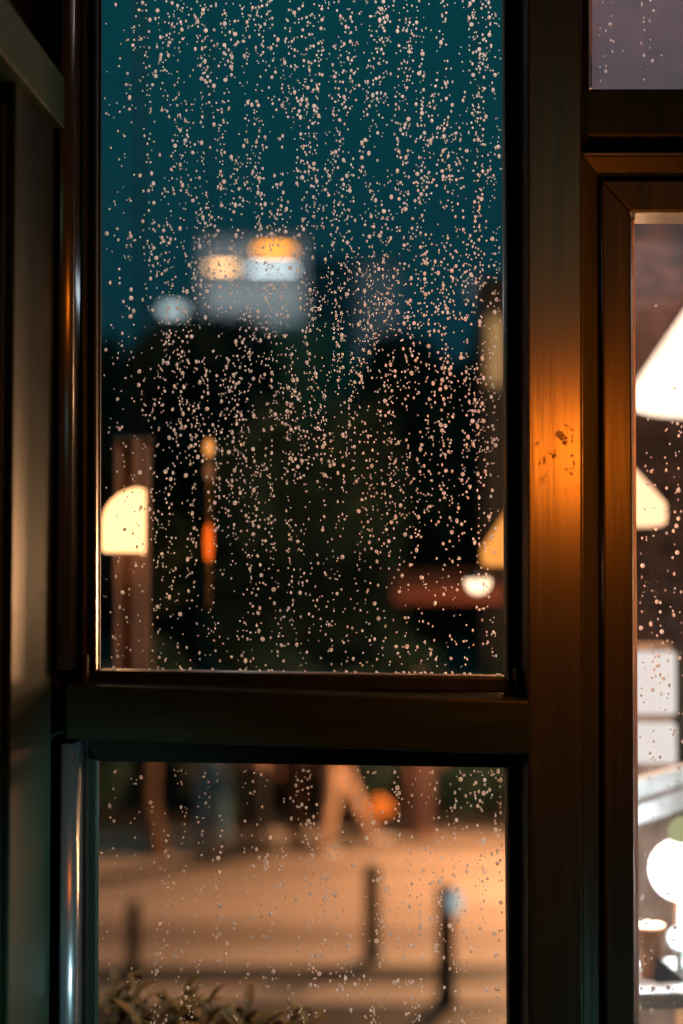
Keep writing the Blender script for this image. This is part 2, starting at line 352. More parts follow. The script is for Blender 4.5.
# street lamp (its head stands behind the main post)
def street_lamp(x, y, h, label, power):
    s = thing('street_lamp', label, 'street lamp', (x, y, 0))
    obj('pole', tube(B(), [(0, 0, 0), (0, 0, h * 0.5), (0, 0, h)], [0.07, 0.05, 0.04], 12), m_black, s, True)
    obj('base', lathe(B(), [(0.0, 0), (0.14, 0), (0.14, 0.1), (0.08, 0.25), (0, 0.25)]), m_black, s, True)
    obj('lamp_globe', lathe(B(), [(0.001, h), (0.11, h + 0.03), (0.16, h + 0.15), (0.12, h + 0.27), (0.001, h + 0.3)]), emit('street_globe_glow', (1, 0.55, 0.25), 8), s, True)
    obj('lamp_cap', lathe(B(), [(0.001, h + 0.42), (0.08, h + 0.36), (0.2, h + 0.29), (0.2, h + 0.28), (0.001, h + 0.285)]), m_black, s, True)
    for a in range(1):
        light('street_lamp_bulb', (x, y - 0.35, h - 0.05), (1, 0.48, 0.22), power, 0.5)
    return s
street_lamp(2.45, 13.9, 2.8, 'black street lamp standing behind the wooden post, globe lit orange', 1500)

# ---- trees
def leaf_cloud(bm, c, r, n, size, rnd):
    c = Vector(c)
    for _ in range(n):
        while True:
            v = Vector((rnd.uniform(-1, 1), rnd.uniform(-1, 1), rnd.uniform(-1, 1)))
            if 0.25 < v.length < 1: break
        p = c + Vector((v.x * r[0], v.y * r[1], v.z * r[2]))
        d = Vector((rnd.gauss(0, 1), rnd.gauss(0, 1), rnd.gauss(0, 1))).normalized()
        u = d.orthogonal().normalized(); s = size * rnd.uniform(0.6, 1.3); q = d.cross(u)
        bm.faces.new([bm.verts.new(p - d * s), bm.verts.new(p + u * s * 0.45 + q * s * 0.1), bm.verts.new(p + d * s), bm.verts.new(p - u * s * 0.45)])
def tree(px, d, topy, wpx, label, mat, seed):
    rnd = random.Random(seed); base = Vector(((px - 341.5) / F * d, d, 0)); h = EYE.z + (561.7 - topy) / F * d; wr = wpx / 2 / F * d
    t_ = thing('tree', label, 'tree', base, group='trees beyond the square')
    pts = [(0, 0, 0), (0.1, 0, h * 0.25), (-0.1, 0.1, h * 0.5), (0, 0, h * 0.8)]
    obj('trunk', tube(B(), pts, [0.28, 0.2, 0.15, 0.05], 10), m_bark, t_, True)
    bm = B()
    for i in range(22):
        f = rnd.uniform(-1, 1); zz = (0.58 + 0.29 * f) * h; sp_ = wr * 0.62 * (1 - f * f * 0.75) ** 0.5 * rnd.uniform(0.5, 1)
        a = i * 2.4
        leaf_cloud(bm, (sp_ * math.cos(a), sp_ * math.sin(a), zz), (wr * 0.42, wr * 0.42, h * 0.13), 260, 0.30, rnd)
    obj('crown', bm, mat, t_)
TR = [(78, 30, 322, 150, 'broad dark tree at the left edge of the tall pane', m_leaf),
      (185, 26, 318, 170, 'dark tree crown below the glowing rooftop signs', m_leaf),
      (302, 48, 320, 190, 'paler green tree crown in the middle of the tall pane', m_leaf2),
      (262, 21.5, 385, 110, 'low dark tree in front of the paler green tree, left of it', m_leaf),
      (355, 21.5, 385, 110, 'low dark tree in front of the paler green tree, right of it', m_leaf),
      (236, 34, 312, 160, 'dark tree between the lowest sign and the paler green tree', m_leaf),
      (392, 38, 326, 130, 'small dark tree just right of the paler green tree', m_leaf),
      (430, 32, 328, 150, 'tall dark tree second right of the paler green tree', m_leaf),
      (505, 27, 318, 180, 'dark tree at the right edge of the tall pane', m_leaf),
      (640, 28, 300, 240, 'dark tree behind the opening sash on the right', m_leaf)]
for i, a in enumerate(TR): tree(*a, 50 + i)

# shrubs behind the people
SL = ['dark shrub at the far left, behind the left frame edge', 'dark shrub behind the slender curved tree trunk', 'dark shrub behind the person in light blue trousers', 'dark shrub between the person in black and the one in dark brown trousers',
      'dark shrub behind the striding person in peach trousers', 'dark shrub just left of the person in dusky pink trousers', 'dark shrub at the right edge of the lower pane', 'dark shrub hidden behind the wooden post, left half',
      'dark shrub hidden behind the wooden post, right half', 'dark shrub behind the sash, beside the light box']
for i, (px, d, hh) in enumerate([(90, 17.2, 1.6), (150, 17.6, 1.9), (215, 17.1, 1.5), (280, 17.5, 1.8), (345, 17.2, 1.6), (405, 17.7, 1.9), (465, 17.2, 1.5), (530, 17.6, 1.8), (595, 17.3, 1.7), (660, 17.2, 1.8)]):
    rnd = random.Random(200 + i); bm = B(); x = (px - 341.5) / F * d
    d += 1.3 * (i % 2); x = (px - 341.5) / F * d
    s = thing('shrub', SL[i], 'shrub', (x, d, 0), group='row of dark shrubs behind the people')
    leaf_cloud(bm, (0, 0, hh * 0.52), (0.62, 0.55, hh * 0.52), 2200, 0.13, rnd); obj('foliage', bm, m_leaf, s)
    bm = B()
    for k in range(5):
        a = k * 1.3; tube(bm, [(0.03 * math.cos(a), 0.03 * math.sin(a), 0), (0.3 * math.cos(a), 0.3 * math.sin(a), hh * 0.7)], [0.03, 0.01], 6)
    obj('stem', bm, m_bark, s)

# ---- buildings
def building(name, px0, px1, topy, d, depth, mat, label, wins=True, wm=None):
    x0 = (px0 - 341.5) / F * d; x1 = (px1 - 341.5) / F * d; h = EYE.z + (561.7 - topy) / F * d
    b_ = thing(name, label, 'building', ((x0 + x1) / 2, d, 0)); W = x1 - x0
    bm = B(); box(bm, (0, depth / 2, h / 2), (W, depth, h)); obj('wall', bm, mat, b_)
    bm = B(); box(bm, (0, depth / 2, h + 0.15), (W + 0.4, depth + 0.4, 0.3)); obj('roof', bm, m_dim, b_)
    return b_, h, W
bd, hd, Wd = building('dark_building', -120, 900, 372, 62, 12, m_dim, 'low dark building far behind the trees')
n = int(Wd // 3.2)
for r_ in range(3):
    for k in range(n):
        bm = B(); box(bm, (-Wd / 2 + 1.6 + k * 3.2, -0.03, 2.0 + r_ * 3.0), (1.1, 0.1, 1.5)); obj('window', bm, m_black, bd)
mb, hm, Wm = building('lit_building', 199, 306, 236, 120, 14, m_grey, 'pale grey tower with glowing rooftop signs above the trees')
for k in range(4):
    for r_ in range(3):
        bm = B(); box(bm, (-Wm / 2 + 1.2 + k * 2.1, -0.04, hm - 8 - r_ * 3.2), (1.2, 0.12, 1.6)); obj('window', bm, m_dim, mb)
building('annex_building', 298, 400, 262, 135, 10, m_mid, 'dimmer grey block joined to the right of the lit tower')
building('annex_building', 150, 197, 306, 124, 8, m_mid, 'dim low block joined to the left of the lit tower')
def lit_sign(px0, px1, py, hpx, d, col, s, label, arch=0):
    a = P(px0, py, d); b_ = P(px1, py, d); hh = hpx / F * d; W = b_.x - a.x
    t_ = thing('roof_sign', label, 'sign', ((a.x + b_.x) / 2, d, a.z))
    bm = B(); n = 10
    top = [(-W / 2 + W * i / n, hh / 2 + arch * hh * math.sin(PI * i / n)) for i in range(n + 1)]
    pr = [(-W / 2, -hh / 2), (W / 2, -hh / 2)] + top[::-1]
    hexa(bm, [Vector((x, -0.12, z)) for x, z in pr], [Vector((x, 0, z)) for x, z in pr]); obj('light_face', bm, emit('sign_glow', col, s), t_)
    bm = B(); box(bm, (0, 0.15, 0), (W + 0.2, 0.28, hh + 0.2)); obj('sign_case', bm, m_dim, t_)
    return t_
light('added_facade_light', P(255, 300, 108), (0.75, 0.9, 1.0), 3200, 0.5)  # light added in mid-air to brighten the tower's face
lit_sign(209, 236, 267.5, 3.2, 119.4, (1.0, 0.52, 0.20), 8.5, 'cream-orange glowing sign, left one on the pale tower')
lit_sign(256, 292, 250.5, 3.2, 119.4, (1.0, 0.33, 0.015), 7.5, 'deep orange glowing sign, highest on the pale tower', 0.5)
lit_sign(250, 294, 269, 3.2, 119.4, (0.62, 0.74, 0.80), 6, 'white glowing sign right of the cream-orange sign')
lit_sign(162, 184, 310, 9.0, 119.6, (0.45, 0.58, 0.62), 2.1, 'soft white glowing sign, lowest and leftmost above the trees')
lit_sign(208, 300, 296, 30, 119.7, (0.22, 0.26, 0.28), 1.0, 'wide grey glowing panel under the white sign')
# a lit window patch at the right edge, and a dim red-brown canopy
lw = thing('corner_house', 'narrow dark house with a dim yellow upper window, behind the right trees', 'house', (P(497, 350, 21).x, 21, 0))
zc = P(492, 350, 21).z
bm = B(); box(bm, (0.35, 0.6, (zc + 1.0) / 2), (1.1, 1.0, zc + 1.0)); obj('wall', bm, m_dim, lw)
bm = B(); box(bm, (0.35, 0.6, zc + 1.04), (1.3, 1.2, 0.1)); obj('roof', bm, m_black, lw)
bm = B(); box(bm, (0.0, 0.08, zc), (0.22, 0.06, 1.0)); obj('window_pane', bm, emit('dim_yellow_glow', (0.55, 0.30, 0.12), 0.9), lw)
cp = thing('canopy', 'dim red-brown canopy low behind the raindrops at right', 'awning', (P(440, 592, 16).x, 16.4, 0))
bm = B(); zc = P(440, 592, 16).z; hexa(bm, [Vector((-0.5, -0.3, zc - 0.1)), Vector((0.75, -0.3, zc - 0.1)), Vector((0.75, -0.3, zc)), Vector((-0.5, -0.3, zc))], [Vector((-0.5, 0.5, zc + 0.15)), Vector((0.75, 0.5, zc + 0.15)), Vector((0.75, 0.5, zc + 0.22)), Vector((-0.5, 0.5, zc + 0.22))])
obj('canopy_cloth', bm, pbr('red_cloth', (0.09, 0.02, 0.01), 0.9), cp)
for sx in (-0.45, 0.7): obj('post', tube(B(), [(sx, 0.1, 0), (sx, 0.1, zc)], 0.025, 8), m_cord, cp)

# ---- bollards
def bollard(px, py_top, py_base, r, label, ring=False, panel=False):
    b0 = G(px, py_base); h = P(px, py_top, b0.y).z
    t_ = thing('bollard', label, 'bollard', b0)
    obj('body', lathe(B(), [(0.001, 0), (r * 1.25, 0), (r * 1.25, 0.05), (r, 0.07), (r, h - 0.05), (r * 1.1, h - 0.045), (r * 1.1, h - 0.02), (r * 0.7, h), (0.001, h + 0.01)], seg=20), m_black, t_, True)
    if ring:
        bm = B(); pts = [(0.055 * math.cos(a * PI / 8) + 0.02, 0, h + 0.02 + 0.055 * math.sin(a * PI / 8)) for a in range(17)]
        tube(bm, pts, 0.008, 6); obj('ring', bm, m_white, t_, True)
    if panel:
        bm = B(); box(bm, (r * 0.7 + 0.02, -r - 0.02, h - 0.10), (0.085, 0.03, 0.14)); obj('glow_panel', bm, emit('pale_blue_glow', (0.62, 0.74, 0.76), 0.8), t_)  # reflector panel; emission stands in for the light it returns
    return t_
bollard(133, 903, 985, 0.050, 'short black bollard with a ring, leftmost on the paving', ring=True)
bollard(372, 864, 962, 0.060, 'black bollard in the middle of the lower pane')
bollard(446, 884, 1004, 0.062, 'black bollard with a pale blue glowing reflector at its top', panel=True)

# slender curved tree trunk among the people
t_ = thing('slender_tree', 'slender curved tree trunk glowing brown left of the people', 'tree', G(160, 858))
b0 = t_.location
def rel(px, py): p = P(px, py, b0.y); return (p.x - b0.x, 0, p.z)
obj('trunk', tube(B(), [(0, 0, 0), rel(157, 835), rel(150, 800), rel(152, 770), rel(150, 730), rel(146, 690), rel(140, 600)], [0.11, 0.09, 0.075, 0.07, 0.06, 0.05, 0.03], 12), m_bark, t_, True)
bm = B(); rnd = random.Random(5); q = rel(135, 590)
for k in range(5): leaf_cloud(bm, (q[0] + rnd.uniform(-.3, .3), rnd.uniform(-.3, .3), q[2] + 0.25 * k), (0.42, 0.4, 0.3), 160, 0.1, rnd)
obj('crown', bm, pbr('night_dark_leaves', (0.008, 0.018, 0.010), 0.9, spec=0.1), t_)

# ---- people
def skin_mesh(name, nodes, edges, root, mat, parent, sub=1):
    me = D.meshes.new(name); me.from_pydata([n_[0] for n_ in nodes], edges, [])
    o = D.objects.new(name + '_tmp', me); COL.objects.link(o)
    md = o.modifiers.new('s', 'SKIN'); md.use_smooth_shade = True
    sv = me.skin_vertices[0].data
    for i, n_ in enumerate(nodes):
        r_ = n_[1]; sv[i].radius = (r_, r_) if not isinstance(r_, tuple) else r_
        sv[i].use_root = (i == root)
    sb = o.modifiers.new('u', 'SUBSURF'); sb.levels = sub; sb.render_levels = sub
    dg = bpy.context.evaluated_depsgraph_get(); dg.update()
    m_ = D.meshes.new_from_object(o.evaluated_get(dg)); m_.name = name
    D.objects.remove(o)
    m_.materials.clear(); m_.materials.append(mat)
    for p in m_.polygons: p.use_smooth = True
    r = D.objects.new(name, m_); COL.objects.link(r); r.parent = parent
    return r
def person(px, foot_y, rz, label, hips, legL, legR, trouser, top, shoe, H=1.0, armL=0.15, armR=-0.15):
    b0 = G(px, foot_y, 0.02)
    t_ = thing('person', label, 'person', b0, rz)
    V = lambda x, y, z: Vector((x * H, y * H, z * H))
    # local axes: facing -Y; legs: (hip swing, knee bend)
    def leg(s, sw, kb):
        hip = V(0.09 * s, 0, 0.92); a = math.radians(sw); k_ = math.radians(sw - kb)
        knee = hip + V(0, -math.sin(a) * 0.44, -math.cos(a) * 0.44); ank = knee + V(0, -math.sin(k_) * 0.42, -math.cos(k_) * 0.42)
        f = math.radians(max(0, -(sw - kb)) * 0.8)
        toe = ank + V(0.01 * s, -0.17 * math.cos(f), -0.03 - 0.17 * math.sin(f)); return hip, knee, ank, toe
    def arm(s, sw):
        sh = V(0.19 * s, 0.0, 1.42); a = math.radians(sw); el = sh + V(0.05 * s, -math.sin(a) * 0.29, -math.cos(a) * 0.29)
        a2 = a + 0.35; wr = el + V(0.01 * s, -math.sin(a2) * 0.26, -math.cos(a2) * 0.26); pm = wr + (wr - el).normalized() * 0.08 * H
        return sh, el, wr, pm
    L, R = leg(1, *legL), leg(-1, *legR); dz = min(L[2].z, R[2].z, L[3].z + 0.06, R[3].z + 0.06) - 0.08 * H
    sh = lambda q: [Vector((p.x, p.y, p.z - dz)) for p in q]
    L, R = sh(L), sh(R); AL, AR = sh(arm(1, armL)), sh(arm(-1, armR)); z = -dz
    nodes = [(V(0, 0, 0.96) + Vector((0, 0, z)), (0.15 * H, 0.11 * H)), (V(0, 0, 1.15) + Vector((0, 0, z)), (0.125 * H, 0.09 * H)), (V(0, 0, 1.36) + Vector((0, 0, z)), (0.15 * H, 0.10 * H)),
             (V(0, -0.005, 1.47) + Vector((0, 0, z)), 0.055 * H), (V(0, -0.01, 1.55) + Vector((0, 0, z)), 0.058 * H), (V(0, -0.02, 1.62) + Vector((0, 0, z)), (0.076 * H, 0.088 * H)), (V(0, -0.01, 1.70) + Vector((0, 0, z)), (0.070 * H, 0.082 * H)), (V(0, 0.0, 1.755) + Vector((0, 0, z)), 0.035 * H),
             (V(0, -0.118, 1.612) + Vector((0, 0, z)), 0.012 * H)]
    edges = [(0, 1), (1, 2), (2, 3), (3, 4), (4, 5), (5, 6), (6, 7), (5, 8)]
    for Q in (L, R):
        i = len(nodes); nodes += [(Q[0], 0.085 * H), (Q[1], 0.058 * H), (Q[2], 0.040 * H), (Q[3], 0.034 * H)]; edges += [(0, i), (i, i + 1), (i + 1, i + 2), (i + 2, i + 3)]
    for s, Q in ((1, AL), (-1, AR)):
        i = len(nodes); nodes += [(Q[0], 0.055 * H), (Q[1], 0.042 * H), (Q[2], 0.028 * H), (Q[3], (0.030 * H, 0.016 * H))]; edges += [(2, i), (i, i + 1), (i + 1, i + 2), (i + 2, i + 3)]
        dr = (Q[3] - Q[2]).normalized(); pi_ = i + 3
        for f in range(4):
            j = len(nodes); off = Vector((0, (f - 1.5) * 0.018 * H, 0)); ln = (0.065, 0.078, 0.074, 0.056)[f] * H
            p1 = Q[3] + off + dr * ln * 0.55; p2 = p1 + (dr + Vector((-0.5 * s, 0, 0))).normalized() * ln * 0.5
            nodes += [(p1, 0.008 * H), (p2, 0.007 * H)]; edges += [(pi_, j), (j, j + 1)]
        j = len(nodes); p1 = Q[2] + dr * 0.04 * H + Vector((0, -0.035 * H, 0)); nodes += [(p1, 0.010 * H), (p1 + dr * 0.04 * H + Vector((0, -0.008 * H, 0)), 0.008 * H)]; edges += [(i + 2, j), (j, j + 1)]
    skin_mesh('body', nodes, edges, 0, m_skin, t_)
    # clothes
    mt = pbr('trousers_cloth', trouser, 0.8); mp = pbr('top_cloth', top, 0.8); ms = pbr('shoe_leather', shoe, 0.5)
    n2 = [(nodes[0][0], (0.165 * H, 0.125 * H)), (nodes[0][0] + Vector((0, 0, 0.10 * H)), (0.145 * H, 0.108 * H))]; e2 = [(0, 1)]
    for Q in (L, R):
        i = len(n2); n2 += [(Q[0], 0.10 * H), (Q[1], 0.076 * H), (Q[2] + (Q[1] - Q[2]) * 0.02, 0.068 * H)]; e2 += [(0, i), (i, i + 1), (i + 1, i + 2)]
    skin_mesh('trousers', n2, e2, 0, mt, t_)
    n3 = [(nodes[0][0] + Vector((0, 0, 0.02)), (0.17 * H, 0.135 * H)), (nodes[1][0], (0.15 * H, 0.115 * H)), (nodes[2][0], (0.17 * H, 0.12 * H)), (nodes[2][0] + Vector((0, 0, 0.08 * H)), (0.07 * H, 0.07 * H))]; e3 = [(0, 1), (1, 2), (2, 3)]
    for Q in (AL, AR):
        i = len(n3); n3 += [(Q[0], 0.068 * H), (Q[1], 0.055 * H), (Q[2], 0.042 * H)]; e3 += [(2, i), (i, i + 1), (i + 1, i + 2)]
    skin_mesh('jacket', n3, e3, 1, mp, t_)
    for Q in (L, R):
        skin_mesh('shoe', [(Q[2] + Vector((0, 0.03 * H, -0.03 * H)), 0.048 * H), (Q[2] + (Q[3] - Q[2]) * 0.6, 0.046 * H), (Q[3] + Vector((0, -0.02 * H, 0)), 0.036 * H)], [(0, 1), (1, 2)], 0, ms, t_)
    hc = nodes[6][0] + Vector((0, 0.018 * H, 0.012 * H))
    bm = B(); bmesh.ops.create_uvsphere(bm, u_segments=20, v_segments=12, radius=0.1 * H, matrix=Matrix.Translation(hc) @ Matrix.Diagonal((0.86, 1.0, 0.98, 1)))
    bmesh.ops.delete(bm, geom=[v for v in bm.verts if v.co.z < hc.z - 0.06 * H or (v.co.y < hc.y - 0.065 * H and v.co.z < hc.z + 0.045 * H)], context='VERTS')
    obj('hair', bm, m_hair, t_, True)
    for s in (1, -1):
        bm = B(); bmesh.ops.create_uvsphere(bm, u_segments=8, v_segments=6, radius=0.011 * H, matrix=Matrix.Translation(nodes[5][0] + Vector((0.03 * s * H, -0.079 * H, 0.028 * H)))); obj('eye', bm, m_black, t_, True)
        bm = B(); bmesh.ops.create_uvsphere(bm, u_segments=8, v_segments=6, radius=0.026 * H, matrix=Matrix.Translation(nodes[5][0] + Vector((0.084 * s * H, 0.01 * H, 0.01 * H))) @ Matrix.Diagonal((0.4, 0.7, 1.2, 1))); obj('ear', bm, m_skin, t_, True)
    return t_
# rz=0 faces the camera; rz=pi/2 faces +x (picture right)
person(212, 852, 0.3, 'person in light blue trousers standing at left among the passers-by', 0, (6, 2), (-4, 2), (0.12, 0.30, 0.48), (0.10, 0.10, 0.12), (0.05, 0.05, 0.05))
person(252, 858, PI, 'person in black trousers, next right of the one in light blue', 0, (4, 0), (-3, 2), (0.012, 0.014, 0.015), (0.02, 0.02, 0.02), (0.01, 0.01, 0.01))
person(296, 850, PI * 0.8, 'person in dark brown trousers left of the striding one', 0, (5, 0), (-8, 4), (0.10, 0.05, 0.03), (0.03, 0.03, 0.03), (0.03, 0.02, 0.02))
person(336, 854, PI / 2, 'person in pale peach trousers striding to the right, white shoes', 0, (27, 2), (-7, 4), (0.78, 0.52, 0.36), (0.2, 0.1, 0.08), (0.85, 0.80, 0.72))
person(418, 838, PI * 0.9, 'person in dusky pink trousers, rightmost of the passers-by', 0, (4, 0), (-4, 0), (0.17, 0.095, 0.09), (0.1, 0.08, 0.1), (0.3, 0.06, 0.02))
b0 = G(378, 850, 0.02); zz = P(378, 803, b0.y).z
bg_ = thing('handbag', 'round orange handbag beside the striding person', 'bag', (b0.x, b0.y - 0.3, zz))
bm = B(); bmesh.ops.create_uvsphere(bm, u_segments=20, v_segments=12, radius=0.13, matrix=Matrix.Diagonal((1, 0.5, 0.85, 1))); obj('bag_body', bm, pbr('orange_leather', (0.85, 0.30, 0.04), 0.45), bg_, True)
obj('strap', tube(B(), [(0.10 * math.cos(a * PI / 10), 0, 0.08 + 0.32 * math.sin(a * PI / 10)) for a in range(11)], 0.008, 6), m_black, bg_, True)

# ================================================================== TERRACE THINGS
# pergola beam carrying the hanging lamps (above the frame)
pg = thing('pergola', 'black steel pergola standing on the terrace', 'pergola', (0, 0, 1.5))
for yy in (2.95, 3.3, 3.6):
    bm = B(); box(bm, (0.5, yy, 3.28), (5.2, 0.08, 0.12)); obj('beam', bm, m_black, pg)
    for xx in (-2.1, 3.1):
        bm = B(); box(bm, (xx, yy, 1.61), (0.08, 0.08, 3.22)); obj('post', bm, m_black, pg)
ZB = 1.5 + 3.22
def cone_lamp(px, py, d, rb, rt, hh, label, col, s, power, lip=0.03):
    c = P(px, py, d)    # centre of the bottom rim
    t_ = thing('pendant_lamp', label, 'lamp', c, group=None)
    prof = [(rb * 0.90, 0), (rb * 0.98, 0.006), (rb, 0.02), (rb * 0.99, lip)] + [(rb + (rt - rb) * k / 8, lip + (hh - lip) * k / 8) for k in range(1, 9)] + [(rt * 0.7, hh), (rb * 0.84, 0.012)]
    obj('lamp_shade', lathe(B(), prof, seg=40, closed=True), emit('lit_shade', col, s), t_, True)
    obj('cord', tube(B(), [(0, 0, hh), (0, 0, ZB - c.z)], 0.003, 6), m_cord, t_)
    obj('cap', lathe(B(), [(0.001, hh - 0.004), (rt * 1.15, hh - 0.004), (rt, hh + 0.03), (0.001, hh + 0.04)]), m_black, t_, True)
    bm = B(); bmesh.ops.create_uvsphere(bm, u_segments=16, v_segments=10, radius=0.03, matrix=Matrix.Translation((0, 0, 0.03))); obj('bulb', bm, emit('bulb_glow', col, s * 2), t_, True)
    light('pendant_bulb', c + Vector((0, 0, -0.03)), (1, 0.55, 0.26), power, 0.04)
    return t_
cone_lamp(738, 409, 3.3, 0.245, 0.02, 0.38, 'large white-glowing cone lamp filling the upper right sash', (1.0, 0.74, 0.55), 2.6, 7, 0.05)
cone_lamp(598, 526, 3.3, 0.156, 0.015, 0.21, 'warm cone lamp half hidden behind the sash stile', (1.0, 0.55, 0.30), 2.2, 7, 0.05)
cone_lamp(545, 566, 3.6, 0.16, 0.015, 0.26, 'orange cone lamp peeking past the right edge of the tall pane', (1.0, 0.36, 0.07), 1.2, 9, 0.045)
# little half globe lamp
c = P(478, 582, 3.6); hg = thing('globe_lamp', 'small white half-round lamp below the orange cone lamp', 'lamp', c)
R = 13 / F * 3.6
obj('lamp_globe', lathe(B(), [(0.001, -R * 0.95), (R * 0.5, -R * 0.85), (R * 0.85, -R * 0.5), (R, 0), (R * 0.95, R * 0.2), (0.001, R * 0.22)]), emit('globe_glow', (1, 0.66, 0.42), 2.6), hg, True)
obj('lamp_cap', lathe(B(), [(0.001, R * 0.22), (R * 1.02, R * 0.22), (R * 0.8, R * 0.5), (0.001, R * 0.9)]), m_black, hg, True)
obj('cord', tube(B(), [(0, 0, R * 0.8), (0, 0, ZB - c.z)], 0.0015, 6), m_cord, hg)
# slim hanging lamp
c = P(209, 448, 3.6); sl = thing('slim_lamp', 'slim hanging lamp with an amber tip over a red tube', 'lamp', c)
k_ = 3.6 / F
def ell(rx, rz_, z): return lathe(B(), [(0.0005, z - rz_)] + [(rx * math.sin(PI * i / 10), z - rz_ * math.cos(PI * i / 10)) for i in range(1, 10)] + [(0.0005, z + rz_)], seg=16)
obj('amber_bulb', ell(4.5 * k_, 9 * k_, 0), emit('amber_glow', (1, 0.36, 0.08), 1.35), sl, True)
obj('copper_bulb', ell(4 * k_, 10 * k_, -24 * k_), emit('copper_glow', (0.8, 0.28, 0.12), 0.35), sl, True)
obj('rod', tube(B(), [(0, 0, 0), (0, 0, -160 * k_)], 2 * k_, 8), pbr('brass_rod', (0.4, 0.2, 0.06), 0.4, metal=1), sl)
obj('red_tube', ell(4 * k_, 21 * k_, -95 * k_), emit('red_glow', (1, 0.13, 0.01), 1.5), sl, True)
obj('cord', tube(B(), [(0, 0, 8 * k_), (0, 0, ZB - c.z)], 0.0015, 6), m_cord, sl)

# timber terrace post with a quarter-round lantern
c = P(124, 552, 2.95); z0 = 1.5
tp = thing('hanging_banner', 'brown cloth banner hanging behind the glowing lantern', 'banner', (c.x, 3.08, P(124, 740, 3.08).z))
hb = P(124, 438, 3.08).z - tp.location.z; bm = B()
fr = [Vector((x, 0.008 * math.sin(i * 2.1), 0)) for i, x in enumerate([-0.041, -0.02, 0.0, 0.02, 0.036])]; bk = [p + Vector((0, 0.006, 0)) for p in fr][::-1]
hexa(bm, fr + bk, [p + Vector((0, 0, hb)) for p in fr + bk])
obj('cloth', bm, pbr('banner_cloth', (0.13, 0.060, 0.026), 0.9, scale=(8, 8, 5), col2=(0.06, 0.03, 0.014)), tp)
for zz in (0.0, hb): obj('rod', tube(B(), [(-0.045, 0.003, zz), (0.040, 0.003, zz)], 0.006, 8), m_black, tp)
obj('cord', tube(B(), [(0, 0.003, hb), (0, 0.003, 4.72 - tp.location.z)], 0.0015, 6), m_cord, tp)
kk = 2.95 / F
ln = thing('hanging_lantern', 'cream glowing quarter-round lantern in front of the brown banner', 'lamp', (P(141, 552, 2.95).x, 2.99, c.z))
bm = B(); W_, H_ = 40 * kk, 65 * kk
pr = [(0, 0), (0, H_)] + [(-W_ * math.sin(a * PI / 16) , H_ * 0.45 + H_ * 0.55 * math.cos(a * PI / 16)) for a in range(1, 9)] + [(-W_, 0)]
hexa(bm, [Vector((x, -0.035, z)) for x, z in pr], [Vector((x, 0.03, z)) for x, z in pr]); obj('lamp_shade', bm, emit('lantern_glow', (1.0, 0.47, 0.19), 3.2), ln, bevel=0.006)
bm = B(); box(bm, (-W_ / 2, 0, -0.003), (W_, 0.06, 0.004)); obj('base_plate', bm, m_black, ln)
obj('cord', tube(B(), [(-0.004, 0, H_ - 0.004), (-0.004, 0, 4.72 - c.z)], 0.0015, 6), m_cord, ln)
light('lantern_bulb', (c.x, 2.90, c.z - 0.03), (1, 0.45, 0.2), 0.8, 0.03)

# planter box with leafy plants at the bottom left
pb = thing('planter_box', 'dark planter box under the window at lower left', 'planter', (-0.25, 2.55, 1.5))
bm = B(); box(bm, (0, 0, 0.2), (0.95, 0.28, 0.40)); bm2 = bm
obj('box', bm, m_black, pb, bevel=0.008)
bm = B(); box(bm, (0, 0, 0.41), (0.90, 0.23, 0.02)); obj('soil', bm, pbr('soil', (0.03, 0.02, 0.015), 0.9), pb)
def leaf(bm, p, d, up, L, Wd):
    d = d.normalized(); s = d.cross(up).normalized(); n_ = s.cross(d); rows = []
    for i in range(6):
        t__ = i / 5; w_ = Wd * math.sin(PI * (0.08 + 0.92 * t__) ** 0.8) * (1 if i < 5 else 0.02); q = p + d * L * t__ - n_ * 0 + Vector((0, 0, -L * 0.35 * t__ * t__))
        rows.append([bm.verts.new(q - s * w_ + n_ * w_ * 0.3), bm.verts.new(q), bm.verts.new(q + s * w_ + n_ * w_ * 0.3)])
    for i in range(5):
        for k in range(2): bm.faces.new((rows[i][k], rows[i][k + 1], rows[i + 1][k + 1], rows[i + 1][k]))
plants = [(106, 986, 2.50), (133, 966, 2.56), (160, 980, 2.47), (190, 990, 2.55), (222, 994, 2.60), (252, 1002, 2.50), (285, 1002, 2.58), (78, 980, 2.58)]
labs = ['leafy plant at the far left of the planter, beside the frame', 'tallest leafy plant in the planter, in front of the ringed bollard', 'leafy plant just right of the tallest plant', 'leafy plant in the middle of the planter, lower than its left neighbours',
        'leafy plant right of the planter middle', 'short leafy plant, second from the right end of the planter', 'short leafy plant at the right end of the planter', 'leafy plant hidden mostly behind the left frame']
for (px, py, d), lb in zip(plants, labs):
    rnd = random.Random(px); top_ = P(px, py, d); z0 = 1.92; h = top_.z - z0
    t_ = thing('leafy_plant', lb, 'plant', (top_.x, d, z0), group='leafy plants in the planter')
    bm = B(); bl = B()
    for s_ in range(8):
        a = rnd.uniform(0, 2 * PI); l_ = rnd.uniform(0.01, 0.05); hh = h * rnd.uniform(0.72, 0.95); tip = Vector((l_ * math.cos(a), l_ * math.sin(a), hh))
        tube(bm, [(0, 0, 0), tip * 0.5 + Vector((0, 0, 0.01)), tip], [0.003, 0.0025, 0.0012], 5)
        for k in range(11):
            f = 0.35 + 0.65 * k / 10; b_a = a + k * 2.4
            leaf(bl, Vector((tip.x * f, tip.y * f, tip.z * f)), Vector((math.cos(b_a), math.sin(b_a), rnd.uniform(0.5, 1.6))), Vector((0, 0, 1)), rnd.uniform(0.05, 0.09), rnd.uniform(0.008, 0.013))
    obj('stem', bm, m_bark, t_); o = obj('foliage', bl, m_leafp, t_, True)

